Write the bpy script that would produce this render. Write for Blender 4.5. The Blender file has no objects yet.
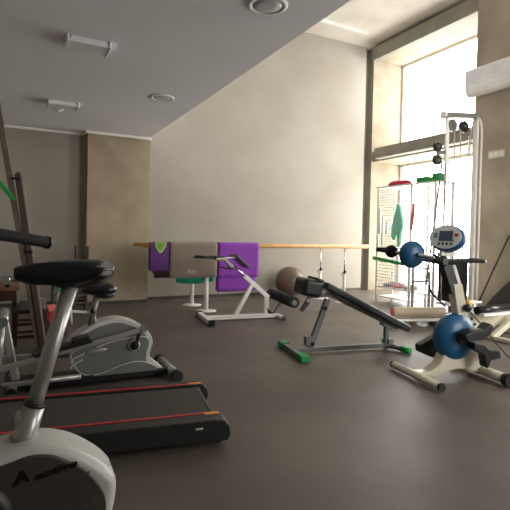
import bpy, bmesh, math, random
from mathutils import Vector, Matrix, Quaternion
random.seed(7)
C = bpy.context.scene.collection
S = bpy.context.scene
PI = math.pi

# ------------------------------------------------------------------ camera
CAM_H = 1.32
yaw, pitch, roll = .471843, -.0226558, .0215043
fw = Vector((math.sin(yaw)*math.cos(pitch), math.cos(yaw)*math.cos(pitch), math.sin(pitch)))
rt = Vector((math.cos(yaw), -math.sin(yaw), 0))
up = rt.cross(fw)
r2 = rt*math.cos(roll)+up*math.sin(roll)
u2 = -rt*math.sin(roll)+up*math.cos(roll)
cd = bpy.data.cameras.new('camera')
cam = bpy.data.objects.new('camera', cd)
C.objects.link(cam)
M4 = Matrix((r2, u2, -fw)).transposed().to_4x4()
M4.translation = Vector((0, 0, CAM_H))
cam.matrix_world = M4
cd.sensor_fit = 'HORIZONTAL'
cd.sensor_width = 36
cd.lens = 461.09/510*36
cd.shift_y = -12.19/510
cd.clip_start = .05
S.camera = cam

# ------------------------------------------------------------------ sky and exposure
W = bpy.data.worlds.new('daylight')
S.world = W
W.use_nodes = True
bg = W.node_tree.nodes['Background']
bg.inputs[0].default_value = (1.0, .972, .94, 1)
bg.inputs[1].default_value = 14.0

S.view_settings.view_transform = 'Standard'
S.view_settings.look = 'None'
S.view_settings.gamma = 1
S.view_settings.use_curve_mapping = False
S.view_settings.exposure = 0.0
S.cycles.max_bounces = 10
S.cycles.diffuse_bounces = 6
S.cycles.transparent_max_bounces = 12


def portal(name, loc, sx, sy):
    l = bpy.data.lights.new(name, 'AREA')
    l.shape = 'RECTANGLE'
    l.size, l.size_y = sx, sy
    l.cycles.is_portal = True
    o = bpy.data.objects.new(name, l)
    C.objects.link(o)
    o.location = loc
    o.rotation_euler = (0, PI/2, 0)     # shines towards -X, into the room
    return o


portal('window_daylight', (8.47, 7.05, 2.78), 5.4, 3.0)
portal('added_side_window_daylight', (7.52, 2.35, 1.95), 2.3, 1.9)  # portal of the unseen side window, added to light the near end
pf = portal('added_front_window_daylight', (5.7, -2.62, 2.5), 2.0, 3.8)  # portal of the unseen window added behind the camera
pf.rotation_euler = (PI/2, 0, 0)     # shines towards +Y


# ------------------------------------------------------------------ materials
def mat(name, col, rough=.5, metal=0., col2=None, scale=4., detail=4., bump=0., bscale=60., coat=0., spec=.5, lo=.35, hi=.65, rvar=0.):
    m = bpy.data.materials.new(name)
    m.use_nodes = True
    N, L = m.node_tree.nodes, m.node_tree.links
    b = N['Principled BSDF']
    b.inputs['Base Color'].default_value = (*col, 1)
    b.inputs['Roughness'].default_value = rough
    b.inputs['Metallic'].default_value = metal
    b.inputs['Specular IOR Level'].default_value = spec
    b.inputs['Coat Weight'].default_value = coat
    tc = N.new('ShaderNodeTexCoord')
    if col2 is None:
        col2 = tuple(c*.9 for c in col)
    n = N.new('ShaderNodeTexNoise')
    n.inputs['Scale'].default_value = scale
    n.inputs['Detail'].default_value = detail
    L.new(tc.outputs['Object'], n.inputs['Vector'])
    r = N.new('ShaderNodeValToRGB')
    r.color_ramp.elements[0].position = lo
    r.color_ramp.elements[1].position = hi
    r.color_ramp.elements[0].color = (*col, 1)
    r.color_ramp.elements[1].color = (*col2, 1)
    L.new(n.outputs['Fac'], r.inputs['Fac'])
    L.new(r.outputs['Color'], b.inputs['Base Color'])
    if rvar:
        mr = N.new('ShaderNodeMapRange')
        mr.inputs['To Min'].default_value = rough-rvar
        mr.inputs['To Max'].default_value = rough+rvar
        L.new(n.outputs['Fac'], mr.inputs['Value'])
        L.new(mr.outputs['Result'], b.inputs['Roughness'])
    if bump:
        n2 = N.new('ShaderNodeTexNoise')
        n2.inputs['Scale'].default_value = bscale
        n2.inputs['Detail'].default_value = 5
        L.new(tc.outputs['Object'], n2.inputs['Vector'])
        bp = N.new('ShaderNodeBump')
        bp.inputs['Strength'].default_value = bump
        bp.inputs['Distance'].default_value = .01
        L.new(n2.outputs['Fac'], bp.inputs['Height'])
        L.new(bp.outputs['Normal'], b.inputs['Normal'])
    return m


def lin(r, g, b):
    f = lambda c: ((c/255+.055)/1.055)**2.4 if c > 10 else c/255/12.92
    return (f(r), f(g), f(b))


plaster = mat('cream_plaster', lin(163, 157, 147), .85, col2=lin(156, 149, 138), scale=1.2, bump=.08)
concrete = mat('brown_concrete', lin(172, 158, 134), .8, col2=lin(146, 132, 110), scale=1.6, detail=9, bump=.25, bscale=14)
concrete_grey = mat('grey_concrete', lin(178, 165, 148), .8, col2=lin(146, 133, 118), scale=1.1, detail=10, bump=.3, bscale=10)
reveal_m = mat('rough_cream_plaster', lin(156, 145, 126), .85, col2=lin(138, 127, 108), scale=3, detail=8, bump=.2, bscale=20)
ceil_low = mat('grey_ceiling_paint', lin(238, 237, 240), .8, col2=lin(232, 231, 234), scale=.8)
ceil_up = mat('pale_slab_ceiling', lin(206, 200, 190), .85, col2=lin(190, 182, 170), scale=1.3, detail=8, bump=.15, bscale=8)
beam_m = mat('grey_beam_paint', lin(142, 138, 126), .75, col2=lin(134, 130, 118), scale=3)
floor_m = mat('dark_rubber_floor', lin(96, 87, 80), .50, col2=lin(85, 76, 70), scale=1.5, detail=8, bump=.06, bscale=120, rvar=.08)
white_trim = mat('white_trim', lin(240, 238, 232), .6)
skirting = mat('dark_skirting', lin(70, 62, 56), .5)
frame_white = mat('white_window_frame', lin(240, 238, 232), .4)
steel_white = mat('white_powder_coat', lin(242, 241, 236), .35, col2=lin(234, 232, 226))
cream_metal = mat('cream_enamel', lin(226, 219, 200), .35, col2=lin(216, 208, 188), scale=6)
silver = mat('silver_paint', lin(172, 172, 168), .32, .55)
chrome = mat('chrome', lin(215, 215, 215), .15, 1.)
grey_metal = mat('dark_grey_steel', lin(118, 120, 120), .4, .3)
grey_shell = mat('grey_plastic_shell', lin(112, 113, 113), .42, col2=lin(104, 105, 105))
shell_rim = mat('silver_plastic_rim', lin(196, 196, 192), .35)
dark_panel = mat('charcoal_plastic', lin(66, 62, 58), .5)
black = mat('black_plastic', lin(22, 22, 24), .4)
black_vinyl = mat('black_vinyl', lin(26, 27, 30), .3, bump=.05, bscale=40, coat=.1)
foam = mat('black_foam', lin(24, 24, 25), .8, bump=.4, bscale=150)
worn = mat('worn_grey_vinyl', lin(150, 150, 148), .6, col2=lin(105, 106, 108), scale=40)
belt = mat('dark_running_belt', lin(62, 58, 54), .6, col2=lin(56, 52, 48), scale=3, bump=.2, bscale=250)
rail_grey = mat('dark_side_rail', lin(38, 40, 41), .45)
red = mat('red_stripe', lin(196, 50, 46), .4)
orange = mat('orange_cap', lin(222, 150, 60), .45)
green = mat('green_rubber', lin(20, 150, 72), .45)
wood = mat('light_barre_wood', lin(214, 168, 100), .45, col2=lin(198, 148, 82), scale=8)
brown_wood = mat('dark_brown_wood', lin(62, 30, 22), .45, col2=lin(46, 22, 17), scale=9)
top_wood = mat('reddish_table_wood', lin(128, 84, 62), .45, col2=lin(110, 68, 50), scale=9)
board_wood = mat('grey_brown_pole_wood', lin(110, 96, 82), .5, col2=lin(92, 80, 68), scale=10)
board_dark = mat('dark_board_face', lin(70, 52, 48), .5)
board_edge = mat('board_edge_grey', lin(140, 124, 112), .5)
purple = mat('purple_mat_foam', lin(140, 62, 176), .8, col2=lin(132, 54, 168), bump=.15, bscale=200)
purple_d = mat('deep_purple_mat_foam', lin(104, 56, 134), .8, bump=.15, bscale=200)
taupe = mat('taupe_mat_foam', lin(140, 126, 116), .85, col2=lin(132, 118, 108), bump=.15, bscale=200)
teal = mat('teal_mat_foam', lin(24, 168, 134), .8, bump=.15, bscale=200)
maroon = mat('blackish_mat_foam', lin(62, 46, 48), .85)
lime = mat('lime_band', lin(118, 176, 48), .6)
lime_pale = mat('pale_lime_edge', lin(186, 212, 120), .6)
ball_m = mat('brown_grey_rubber', lin(112, 94, 84), .38, col2=lin(104, 87, 78))
blue = mat('blue_plastic', lin(28, 92, 140), .35, col2=lin(26, 86, 132))
screen_m = mat('grey_screen', lin(76, 92, 108), .25)
panel_m = mat('pale_console_face', lin(222, 228, 228), .4)
red_cloth = mat('crimson_cloth', lin(196, 40, 66), .8)
teal_cloth = mat('mint_cloth', lin(150, 226, 200), .8, col2=lin(130, 212, 184), scale=12)
pink = mat('coral_rubber', lin(236, 120, 116), .6)
beige = mat('beige_bolster_vinyl', lin(176, 160, 136), .5)
ac_m = mat('white_ac_plastic', lin(246, 246, 244), .4)
sock = mat('cream_socket', lin(216, 206, 184), .5)
light_m = mat('white_light_diffuser', lin(238, 238, 240), .4)
lamp_dark = mat('lamp_lens', lin(205, 204, 206), .3)
yellow = mat('yellow_rubber', lin(206, 160, 40), .5)
cable_m = mat('pale_cable', lin(196, 196, 186), .4)
logo_w = mat('pale_print', lin(210, 204, 196), .6)
text_dark = mat('black_print', lin(14, 14, 14), .4)


def glass_mat():
    m = bpy.data.materials.new('window_glass')
    m.use_nodes = True
    N, L = m.node_tree.nodes, m.node_tree.links
    N.clear()
    out = N.new('ShaderNodeOutputMaterial')
    mx = N.new('ShaderNodeMixShader')
    t = N.new('ShaderNodeBsdfTransparent')
    t.inputs[0].default_value = (.97, .98, .97, 1)
    g = N.new('ShaderNodeBsdfGlossy')
    g.inputs['Roughness'].default_value = .03
    mx.inputs[0].default_value = .05
    L.new(t.outputs[0], mx.inputs[1])
    L.new(g.outputs[0], mx.inputs[2])
    L.new(mx.outputs[0], out.inputs[0])
    return m


glass = glass_mat()


# ------------------------------------------------------------------ helpers
class MB:
    """collects shapes in one bmesh"""
    def __init__(s):
        s.bm = bmesh.new()

    def face(s, vs, smooth=False):
        try:
            f = s.bm.faces.new(vs)
            f.smooth = smooth
        except ValueError:
            pass

    def box(s, c, d, rz=0, R=None):
        c = Vector(c)
        R = R or Matrix.Rotation(rz, 3, 'Z')
        v = [s.bm.verts.new(c+R@Vector((x*d[0]/2, y*d[1]/2, z*d[2]/2))) for x in (-1, 1) for y in (-1, 1) for z in (-1, 1)]
        for q in ((0, 1, 3, 2), (4, 6, 7, 5), (0, 4, 5, 1), (2, 3, 7, 6), (0, 2, 6, 4), (1, 5, 7, 3)):
            s.face([v[i] for i in q])
        return s

    def beam(s, p, q, w, h, side=(0, 1, 0)):
        """rectangular bar p->q; w = size along 'side', h = the other"""
        p, q = Vector(p), Vector(q)
        a = (q-p).normalized()
        sd = Vector(side)
        sd = (sd-a*sd.dot(a)).normalized()
        o = a.cross(sd)
        R = Matrix((a, sd, o)).transposed()
        return s.box((p+q)/2, ((q-p).length, w, h), R=R)

    def tube(s, pts, r, n=14, smooth_path=0):
        pts = [Vector(p) for p in pts]
        if smooth_path:
            new = []
            P = [pts[0]]+pts+[pts[-1]]
            for i in range(1, len(P)-2):
                for k in range(smooth_path):
                    t = k/smooth_path
                    a, b, c, d = P[i-1], P[i], P[i+1], P[i+2]
                    new.append(.5*((2*b)+(c-a)*t+(2*a-5*b+4*c-d)*t*t+(3*b-a-3*c+d)*t**3))
            new.append(pts[-1])
            pts = new
        rs = r if isinstance(r, (list, tuple)) else [r]*len(pts)
        if len(rs) != len(pts):
            rs = [rs[0]+(rs[-1]-rs[0])*i/(len(pts)-1) for i in range(len(pts))]
        t0 = (pts[1]-pts[0]).normalized()
        ref = Vector((0, 0, 1)) if abs(t0.z) < .9 else Vector((1, 0, 0))
        u = t0.cross(ref).normalized()
        rings = []
        for i, p in enumerate(pts):
            if i == 0:
                t = t0
            elif i == len(pts)-1:
                t = (pts[i]-pts[i-1]).normalized()
            else:
                t = ((pts[i+1]-pts[i]).normalized()+(pts[i]-pts[i-1]).normalized()).normalized()
            u = (u-t*u.dot(t)).normalized()
            v = t.cross(u)
            rings.append([s.bm.verts.new(p+(u*math.cos(2*PI*k/n)+v*math.sin(2*PI*k/n))*rs[i]) for k in range(n)])
        for a, b in zip(rings, rings[1:]):
            for k in range(n):
                s.face([a[k], a[(k+1) % n], b[(k+1) % n], b[k]], True)
        s.face(rings[0][::-1])
        s.face(rings[-1])
        return s

    def lathe(s, c, axis, prof, n=28):
        """prof = [(radius, height)] along axis from c"""
        c, a = Vector(c), Vector(axis).normalized()
        pts = [c+a*h for r, h in prof]
        ref = Vector((0, 0, 1)) if abs(a.z) < .9 else Vector((1, 0, 0))
        u = a.cross(ref).normalized()
        v = a.cross(u)
        rings = [[s.bm.verts.new(p+(u*math.cos(2*PI*k/n)+v*math.sin(2*PI*k/n))*max(r, 1e-4)) for k in range(n)] for p, (r, h) in zip(pts, prof)]
        for p, q in zip(rings, rings[1:]):
            for k in range(n):
                s.face([p[k], p[(k+1) % n], q[(k+1) % n], q[k]], True)
        s.face(rings[0][::-1])
        s.face(rings[-1])
        return s

    def ell(s, c, r, R=None, n=28, m=16, fn=None):
        c = Vector(c)
        R = R or Matrix.Identity(3)
        rings = []
        for j in range(1, m):
            th = PI*j/m
            ring = []
            for k in range(n):
                ph = 2*PI*k/n
                d = Vector((math.sin(th)*math.cos(ph), math.sin(th)*math.sin(ph), math.cos(th)))
                p = Vector((d.x*r[0], d.y*r[1], d.z*r[2]))
                if fn:
                    p = fn(p)
                ring.append(s.bm.verts.new(c+R@p))
            rings.append(ring)
        f0 = Vector((0, 0, r[2]))
        f1 = Vector((0, 0, -r[2]))
        if fn:
            f0, f1 = fn(f0), fn(f1)
        t, b = s.bm.verts.new(c+R@f0), s.bm.verts.new(c+R@f1)
        for a, q in zip(rings, rings[1:]):
            for k in range(n):
                s.face([a[k], q[k], q[(k+1) % n], a[(k+1) % n]], True)
        for k in range(n):
            s.face([t, rings[0][k], rings[0][(k+1) % n]], True)
            s.face([b, rings[-1][(k+1) % n], rings[-1][k]], True)
        return s

    def prism(s, pts, y0, y1, map3=None):
        """outline [(s,z)] in the local XZ plane, solid from y0 to y1"""
        f = map3 or (lambda a, b, y: Vector((a, y, b)))
        A = [s.bm.verts.new(f(a, b, y0)) for a, b in pts]
        B = [s.bm.verts.new(f(a, b, y1)) for a, b in pts]
        n = len(pts)
        s.face(A)
        s.face(B[::-1])
        for i in range(n):
            s.face([A[i], B[i], B[(i+1) % n], A[(i+1) % n]])
        return s

    def build(s, name, m, parent=None, bevel=0, seg=3, smooth=False):
        bm = s.bm
        bmesh.ops.recalc_face_normals(bm, faces=bm.faces)
        me = bpy.data.meshes.new(name)
        bm.to_mesh(me)
        bm.free()
        me.materials.append(m)
        o = bpy.data.objects.new(name, me)
        C.objects.link(o)
        if smooth:
            for p in me.polygons:
                p.use_smooth = True
        if bevel:
            b = o.modifiers.new('bevel', 'BEVEL')
            b.width = bevel
            b.segments = seg
            b.limit_method = 'ANGLE'
            b.angle_limit = math.radians(40)
            b.harden_normals = True
        if parent:
            o.parent = parent
        return o


def spline(pts, k=6, closed=False):
    n = len(pts)
    out = []
    rng = range(n) if closed else range(n-1)
    g = (lambda i: pts[i % n]) if closed else (lambda i: pts[min(max(i, 0), n-1)])
    for i in rng:
        a, b, c, d = g(i-1), g(i), g(i+1), g(i+2)
        for j in range(k):
            t = j/k
            out.append(tuple(.5*((2*b[q])+(c[q]-a[q])*t+(2*a[q]-5*b[q]+4*c[q]-d[q])*t*t+(3*b[q]-a[q]-3*c[q]+d[q])*t**3) for q in range(len(b))))
    if not closed:
        out.append(tuple(pts[-1]))
    return out


def tag(o, label, cat, group=None):
    o['label'] = label
    o['category'] = cat
    if group:
        o['group'] = group
    return o


def thing(name, label, cat, loc=(0, 0, 0), rz=0, group=None):
    o = bpy.data.objects.new(name, None)
    o.empty_display_size = .1
    C.objects.link(o)
    o.location = loc
    o.rotation_euler = (0, 0, rz)
    return tag(o, label, cat, group)


def struct(name, mb, m, bevel=0, parent=None):
    o = mb.build(name, m, parent, bevel)
    if not parent:
        o['kind'] = 'structure'
    return o


def boxab(a, b):
    c = [(x+y)/2 for x, y in zip(a, b)]
    d = [abs(x-y) for x, y in zip(a, b)]
    return MB().box(c, d)


def dup(root, loc=None, rz=None, label=None):
    r = root.copy()
    C.objects.link(r)
    if loc is not None:
        r.location = loc
    if rz is not None:
        r.rotation_euler = (0, 0, rz)
    if label:
        r['label'] = label
    for ch in list(root.children):
        c = ch.copy()
        C.objects.link(c)
        c.parent = r
        for g in ch.children:
            d = g.copy()
            C.objects.link(d)
            d.parent = c
    return r


def text_obj(name, txt, size, m, parent, mat4, depth=.0015, shear=0, bold=0):
    cu = bpy.data.curves.new(name, 'FONT')
    cu.body = txt
    cu.size = size
    cu.extrude = depth
    cu.shear = shear
    cu.offset = bold
    cu.align_x = 'CENTER'
    cu.align_y = 'CENTER'
    t = bpy.data.objects.new(name+'_curve', cu)
    C.objects.link(t)
    bpy.context.view_layer.update()
    me = bpy.data.meshes.new_from_object(t.evaluated_get(bpy.context.evaluated_depsgraph_get()))
    bpy.data.objects.remove(t)
    o = bpy.data.objects.new(name, me)
    me.materials.clear()
    me.materials.append(m)
    C.objects.link(o)
    o.parent = parent
    o.matrix_local = mat4
    return o


# ------------------------------------------------------------------ the room
XC, YC, ZL = 2.087, 8.359, 2.989           # edge of the low ceiling, front of the left column
YB, ZU, XR, XN, YP = 8.623, 5.728, 7.25, 8.40, 5.645
struct('floor', boxab((-2.6, -2.6, -.1), (XN+.1, YB+.15, 0)), floor_m)
struct('ceiling_low', boxab((-2.5, -2.5, ZL), (XC, YB, ZU)), ceil_low)
struct('ceiling', boxab((-2.5, -2.6, ZU), (XN+.1, YB+.15, ZU+.15)), ceil_up)
struct('wall_back', boxab((-2.6, YB, 0), (XR, YB+.15, ZU)), plaster)
struct('wall_column', boxab((1.022, YC, 0), (XC, YB, ZL)), concrete)
struct('wall_corner', boxab((XR, YB+.10, 0), (7.44, YB+.15, ZU)), beam_m)
struct('wall_niche', boxab((7.44, YB-.06, 0), (XN+.1, YB+.15, ZU)), reveal_m)
struct('trim_6', boxab((7.425, YB-.062, 0), (7.44, YB+.10, ZU)), beam_m)
struct('wall_left', boxab((-2.6, -2.6, 0), (-2.5, YB, ZU)), plaster)
wf = MB()
for a, b in (((-2.6, -2.6, 0), (4.7, -2.5, ZU)), ((4.7, -2.6, 0), (6.7, -2.5, .6)), ((4.7, -2.6, 4.4), (6.7, -2.5, ZU)), ((6.7, -2.6, 0), (XN, -2.5, ZU))):
    wf.box([(x+y)/2 for x, y in zip(a, b)], [abs(x-y) for x, y in zip(a, b)])
struct('wall_front', wf, plaster)
fwn = MB()  # unseen window behind the camera, added to brighten walls and ceiling
for x in (4.73, 5.7, 6.67):
    fwn.box((x, -2.55, 2.5), (.06, .07, 3.8))
for z in (.63, 2.5, 4.37):
    fwn.box((5.7, -2.55, z), (2.0, .065, .06))
fw_o = struct('window_4', fwn, frame_white)
boxab((4.75, -2.553, .65), (6.65, -2.547, 4.35)).build('glass_pane', glass, fw_o)
# right wall: concrete pier with an unseen window added nearer the front for daylight
wr = MB()
for a, b in (((XR, 3.3, 0), (XR+.25, YP, ZU)), ((XR, 1.4, 0), (XR+.25, 3.3, .8)), ((XR, 1.4, 3.1), (XR+.25, 3.3, ZU)), ((XR, -2.6, 0), (XR+.25, 1.4, ZU))):
    c = [(x+y)/2 for x, y in zip(a, b)]
    wr.box(c, [abs(x-y) for x, y in zip(a, b)])
struct('wall_right', wr, concrete_grey)
struct('wall_niche_side', boxab((XR+.25, YP-.12, 0), (XN+.1, YP, ZU)), reveal_m)
# beams across the window bay
struct('trim_1', boxab((XR, YP, 5.356), (XR+.22, 8.40, 5.655)), beam_m, .012)
struct('trim_2', boxab((XR, YP, 3.075), (XR+.22, 8.29, 3.32)), beam_m, .03)
struct('trim_3', boxab((XR+.22, YP, 5.47), (XN, YB-.06, ZU)), reveal_m)
struct('trim_4', boxab((XR+.22, YP, 3.05), (XN, YB-.06, 3.30)), reveal_m)
# white cove along the low ceiling, and dark skirting
tr = MB()
tr.box(((-2.5+1.022)/2, YB-.015, ZL-.02), (3.522, .03, .04))
tr.box((1.007, (YC+YB)/2-.01, ZL-.02), (.03, YB-YC+.02, .04))
tr.box(((1.022+XC)/2, YC-.015, ZL-.02), (XC-1.022+.06, .03, .04))
struct('trim_5', tr, white_trim)
struct('baseboard_back', boxab((XC, YB-.02, 0), (XR-.01, YB, .06)), skirting)
bb = MB()
bb.box(((1.022+XC)/2, YC-.01, .03), (XC-1.022, .02, .06))
bb.box(((-2.5+1.0)/2, YB-.01, .03), (3.5, .02, .06))
struct('baseboard_left', bb, skirting)
struct('baseboard_right', boxab((XR-.02, 3.3, 0), (XR, YP, .06)), skirting)


def window(n, x, y0, y1, z0, z1, mull):
    w = MB()
    t = .06
    w.box((x, (y0+y1)/2, z0+t/2), (.07, y1-y0, t))
    w.box((x, (y0+y1)/2, z1-t/2), (.07, y1-y0, t))
    for y in (y0+t/2, y1-t/2):
        w.box((x, y, (z0+z1)/2), (.07, t, z1-z0-2*t))
    for y in mull:
        w.box((x, y, (z0+z1)/2), (.05, .03, z1-z0-2*t))
    o = struct('window_%d' % n, w, frame_white)
    g = boxab((x-.003, y0+t, z0+t), (x+.003, y1-t, z1-t)).build('glass_pane', glass, o)
    return o


window(1, XN-.04, YP, YB-.06, 3.30, 5.47, (6.35,))
window(2, XN-.04, YP, YB-.06, .02, 3.05, (7.1,))
window(3, XR+.2, 1.4, 3.3, .8, 3.1, (2.35,))  # out of view, added so daylight reaches the front of the room

# ------------------------------------------------------------------ ceiling fittings
def box_light(x, y, label):
    t = thing('ceiling_light', label, 'light', (x, y, ZL), 0, 'box lights on the grey ceiling')
    MB().prism([(-.17, -.055), (.17, -.055), (.15, 0), (-.15, 0)], -.12, .12).build('diffuser', light_m, t, .008)
    MB().box((-.175, 0, -.03), (.02, .26, .06)).build('end_cap', light_m, t, .004)
    MB().box((.175, 0, -.03), (.02, .26, .06)).build('end_cap', light_m, t, .004)
    return t


box_light(.53, 4.42, 'white box light on the low grey ceiling, the larger and nearer one')
box_light(.50, 6.70, 'white box light on the low grey ceiling, farther one above the smoke detector')


def downlight(x, y, label):
    t = thing('downlight', label, 'light', (x, y, ZL), 0, 'round downlights')
    MB().lathe((0, 0, 0), (0, 0, -1), [(.15, 0), (.15, .008), (.135, .014), (.115, .012), (.112, .004)], 36).build('ring', white_trim, t)
    MB().lathe((0, 0, -.003), (0, 0, -1), [(.11, 0), (.11, .006), (.06, .009), (.0, .010)], 36).build('lens', lamp_dark, t)
    return t


downlight(1.60, 3.02, 'round downlight in the grey ceiling cut by the top edge of the picture')
downlight(1.575, 5.74, 'round downlight in the grey ceiling nearer the back wall')
t = thing('smoke_detector', 'small white round smoke detector on grey ceiling behind box light', 'smoke detector', (.47, 7.02, ZL))
MB().lathe((0, 0, 0), (0, 0, -1), [(.06, 0), (.06, .015), (.045, .03), (.0, .034)]).build('housing', light_m, t)
MB().lathe((0, 0, -.03), (0, 0, -1), [(.02, 0), (.02, .02), (0, .022)]).build('sensor', white_trim, t)

t = thing('linear_light', 'long thin unlit white strip light on the high pale ceiling', 'light', (5.85, 7.93, ZU))
MB().box((0, 0, -.025), (1.7, .06, .05)).build('housing', white_trim, t, .004)
MB().box((0, 0, -.056), (1.66, .035, .012)).build('diffuser', light_m, t)

# air conditioner on the pier
t = thing('air_conditioner', 'white wall mounted air conditioner high on the concrete wall', 'air conditioner', (XR, 5.17, 3.80))
prof = [(0, .02), (-.12, .0), (-.19, .05), (-.225, .14), (-.23, .44), (-.20, .47), (0, .47)]
mp = lambda a, b, y: Vector((a, y, b))
MB().prism(prof, -.53, .53, mp).build('body', ac_m, t, .015)
MB().box((-.165, 0, .022), (.07, .86, .012), R=Matrix.Rotation(.62, 3, 'Y')).build('air_flap', white_trim, t, .003)
MB().box((-.231, 0, .30), (.006, 1.0, .24)).build('front_panel', light_m, t, .003)

# sockets
t = thing('socket_strip', 'cream strip of three wall outlets high on the concrete wall', 'outlet', (XR-.001, 5.19, 2.745))
MB().box((-.008, 0, 0), (.014, .30, .13)).build('back_plate', sock, t, .004)
for y in (-.095, 0, .095):
    s_ = MB().lathe((-.014, y, 0), (-1, 0, 0), [(.040, 0), (.040, .006), (.03, .008), (.028, .002)], 20).build('outlet', white_trim, t)
    MB().lathe((-.0165, y-.009, 0), (-1, 0, 0), [(.004, 0), (.004, .002)], 8).lathe((-.0165, y+.009, 0), (-1, 0, 0), [(.004, 0), (.004, .002)], 8).build('pin_hole', black, s_)

# ------------------------------------------------------------------ foreground exercise bike
t = thing('exercise_bike', 'silver upright exercise bike with black saddle in the left foreground', 'exercise bike', (0, 1.6, 0))
out = spline([(-.62, .30), (-.60, .48), (-.46, .62), (-.25, .64), (-.10, .652), (.006, .664), (.072, .662), (.145, .638), (.212, .595), (.265, .545), (.288, .498), (.276, .40), (.235, .30), (.16, .22), (.0, .17), (-.4, .17), (-.56, .2)], 5, True)
body = MB().prism(out, -.10, .08).build('shell', shell_rim, t, .035, 6)
inn = spline([(-.56, .31), (-.54, .44), (-.42, .55), (-.25, .60), (-.10, .62), (-.03, .632), (.033, .644), (.09, .635), (.13, .613), (.187, .571), (.233, .51), (.252, .457), (.245, .38), (.20, .31), (.12, .25), (-.05, .21), (-.4, .21), (-.52, .23)], 5, True)
MB().prism(inn, -.107, -.085).build('side_panel', dark_panel, t, .006)
MB().prism(inn, .065, .087).build('side_panel', dark_panel, t, .006)
for zz, xx in ((.545, .155), (.50, .165), (.455, .18)):
    MB().ell((xx, -.105, zz), (.05, .006, .008), R=Matrix.Rotation(-.35, 3, 'Y')).build('vent_ridge', dark_panel, t)
text_obj('brand_lettering', 'active', .040, text_dark, t, Matrix.Translation((.103, -.1085, .590)) @ Matrix.Rotation(-.16, 4, 'Y') @ Matrix.Rotation(PI/2, 4, 'X') @ Matrix.Diagonal((1.25, .8, 1, 1)), shear=.3, bold=.0012)
def emb(a, b, y): return Vector((a, y, b))
MB().prism([(-.012, .565), (.008, .606), (.016, .606), (.034, .574), (.024, .571), (.011, .590), (.002, .565)], -.1105, -.107).build('brand_emblem', text_dark, t)
# crank and pedal
MB().lathe((-.15, -.10, .46), (0, -1, 0), [(.15, 0), (.15, .012), (.12, .022), (.03, .03), (.0, .03)], 40).build('crank_disc', black, t)
cr = MB().beam((-.15, -.145, .46), (-.06, -.145, .575), .018, .03).build('crank_arm', chrome, t, .005)
MB().lathe((-.15, -.13, .46), (0, -1, 0), [(.02, 0), (.02, .02), (0, .022)]).build('crank_hub', chrome, t)
MB().box((-.10, -.20, .58), (.10, .09, .028)).build('pedal', black, t, .008)
MB().beam((-.15, .145, .46), (-.22, .145, .32), .018, .03).build('crank_arm', chrome, t, .005)
MB().box((-.22, .20, .31), (.10, .09, .028)).build('pedal', black, t, .008)
# seat post
ax = (Vector((.150, 0, 1.14))-Vector((.047, 0, .765))).normalized()
MB().tube([Vector((.047, 0, .765))-ax*.08, Vector((.150, 0, 1.145))], .0245, 24).build('seat_post', silver, t)
sl = MB().tube([Vector((.012, 0, .655)), Vector((.022, 0, .675)), Vector((.047, 0, .762))], [.042, .034, .031], 28).build('post_sleeve', silver, t)
MB().ell((.006, 0, .72), (.016, .02, .03)).build('clamp_boss', silver, sl)
MB().tube([Vector((.047, 0, .762))-ax*.004, Vector((.047, 0, .762))+ax*.006], .0335, 28).build('post_collar', black, t)
# saddle: narrow nose to the left, wide rear on the right
def sad(p):
    x = p.x/.147                                  # -1 nose .. 1 rear
    w = .034+.085*max(0, (x+.35)/1.35)**1.1 if x > -.35 else .034
    z = p.z
    if z > 0:
        z *= .60
    z *= .80+.22*max(0, min(1, (x+.8)/1.0))
    return Vector((p.x, p.y*w/.1*(1 if abs(x) < .98 else .9), z+.004*x))
def boxy(p):
    return sad(Vector((math.copysign(min(abs(p.x)*1.10, .147), p.x), math.copysign(min(abs(p.y)*1.12, .1), p.y), max(min(p.z*1.3, .050), -.050))))
SX = .131
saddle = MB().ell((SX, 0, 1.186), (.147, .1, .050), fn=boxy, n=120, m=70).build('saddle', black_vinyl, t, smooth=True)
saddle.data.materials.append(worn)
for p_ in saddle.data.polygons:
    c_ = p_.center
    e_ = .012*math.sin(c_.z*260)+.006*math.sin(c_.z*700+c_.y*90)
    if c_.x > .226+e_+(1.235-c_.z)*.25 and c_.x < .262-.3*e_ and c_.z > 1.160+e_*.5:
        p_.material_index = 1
MB().ell((SX+.02, 0, 1.142), (.06, .05, .016)).build('saddle_base', black, saddle)
sr = MB().tube([(-.035, 0, 1.158), (.0, 0, 1.158), (.15, 0, 1.146)], .007, 10).build('saddle_rail', chrome, t)
MB().lathe((-.038, -.012, 1.158), (0, 1, 0), [(.012, 0), (.016, .004), (.016, .02), (.012, .024)], 18).build('rail_end_ring', chrome, sr)
# handlebar and mast (mast is left of the picture)
MB().tube([(-.30, 0, .60), (-.50, 0, 1.20)], .028, 20).build('handlebar_mast', silver, t)
hb = MB().tube([(-.50, .0, 1.24), (-.42, -.10, 1.30), (-.25, -.16, 1.315), (-.08, -.10, 1.303), (.0, -.05, 1.290), (.07, -.0, 1.276)], .013, 14, 5).build('handlebar', silver, t)
MB().tube([(-.22, -.155, 1.314), (-.08, -.10, 1.302), (.0, -.05, 1.289), (.075, .0, 1.274)], .0175, 16, 5).build('hand_grip', foam, hb)
MB().tube([(.074, .0, 1.2745), (.081, .005, 1.273)], .020, 16).build('grip_end_cap', black, hb)
MB().tube([(-.50, .0, 1.24), (-.42, .10, 1.30), (-.30, .17, 1.315), (-.22, .18, 1.31)], .014, 14, 5).build('handlebar', silver, t)
MB().box((-.52, 0, 1.28), (.05, .2, .14), R=Matrix.Rotation(-.4, 3, 'Y')).build('console', black, t, .012)
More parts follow.
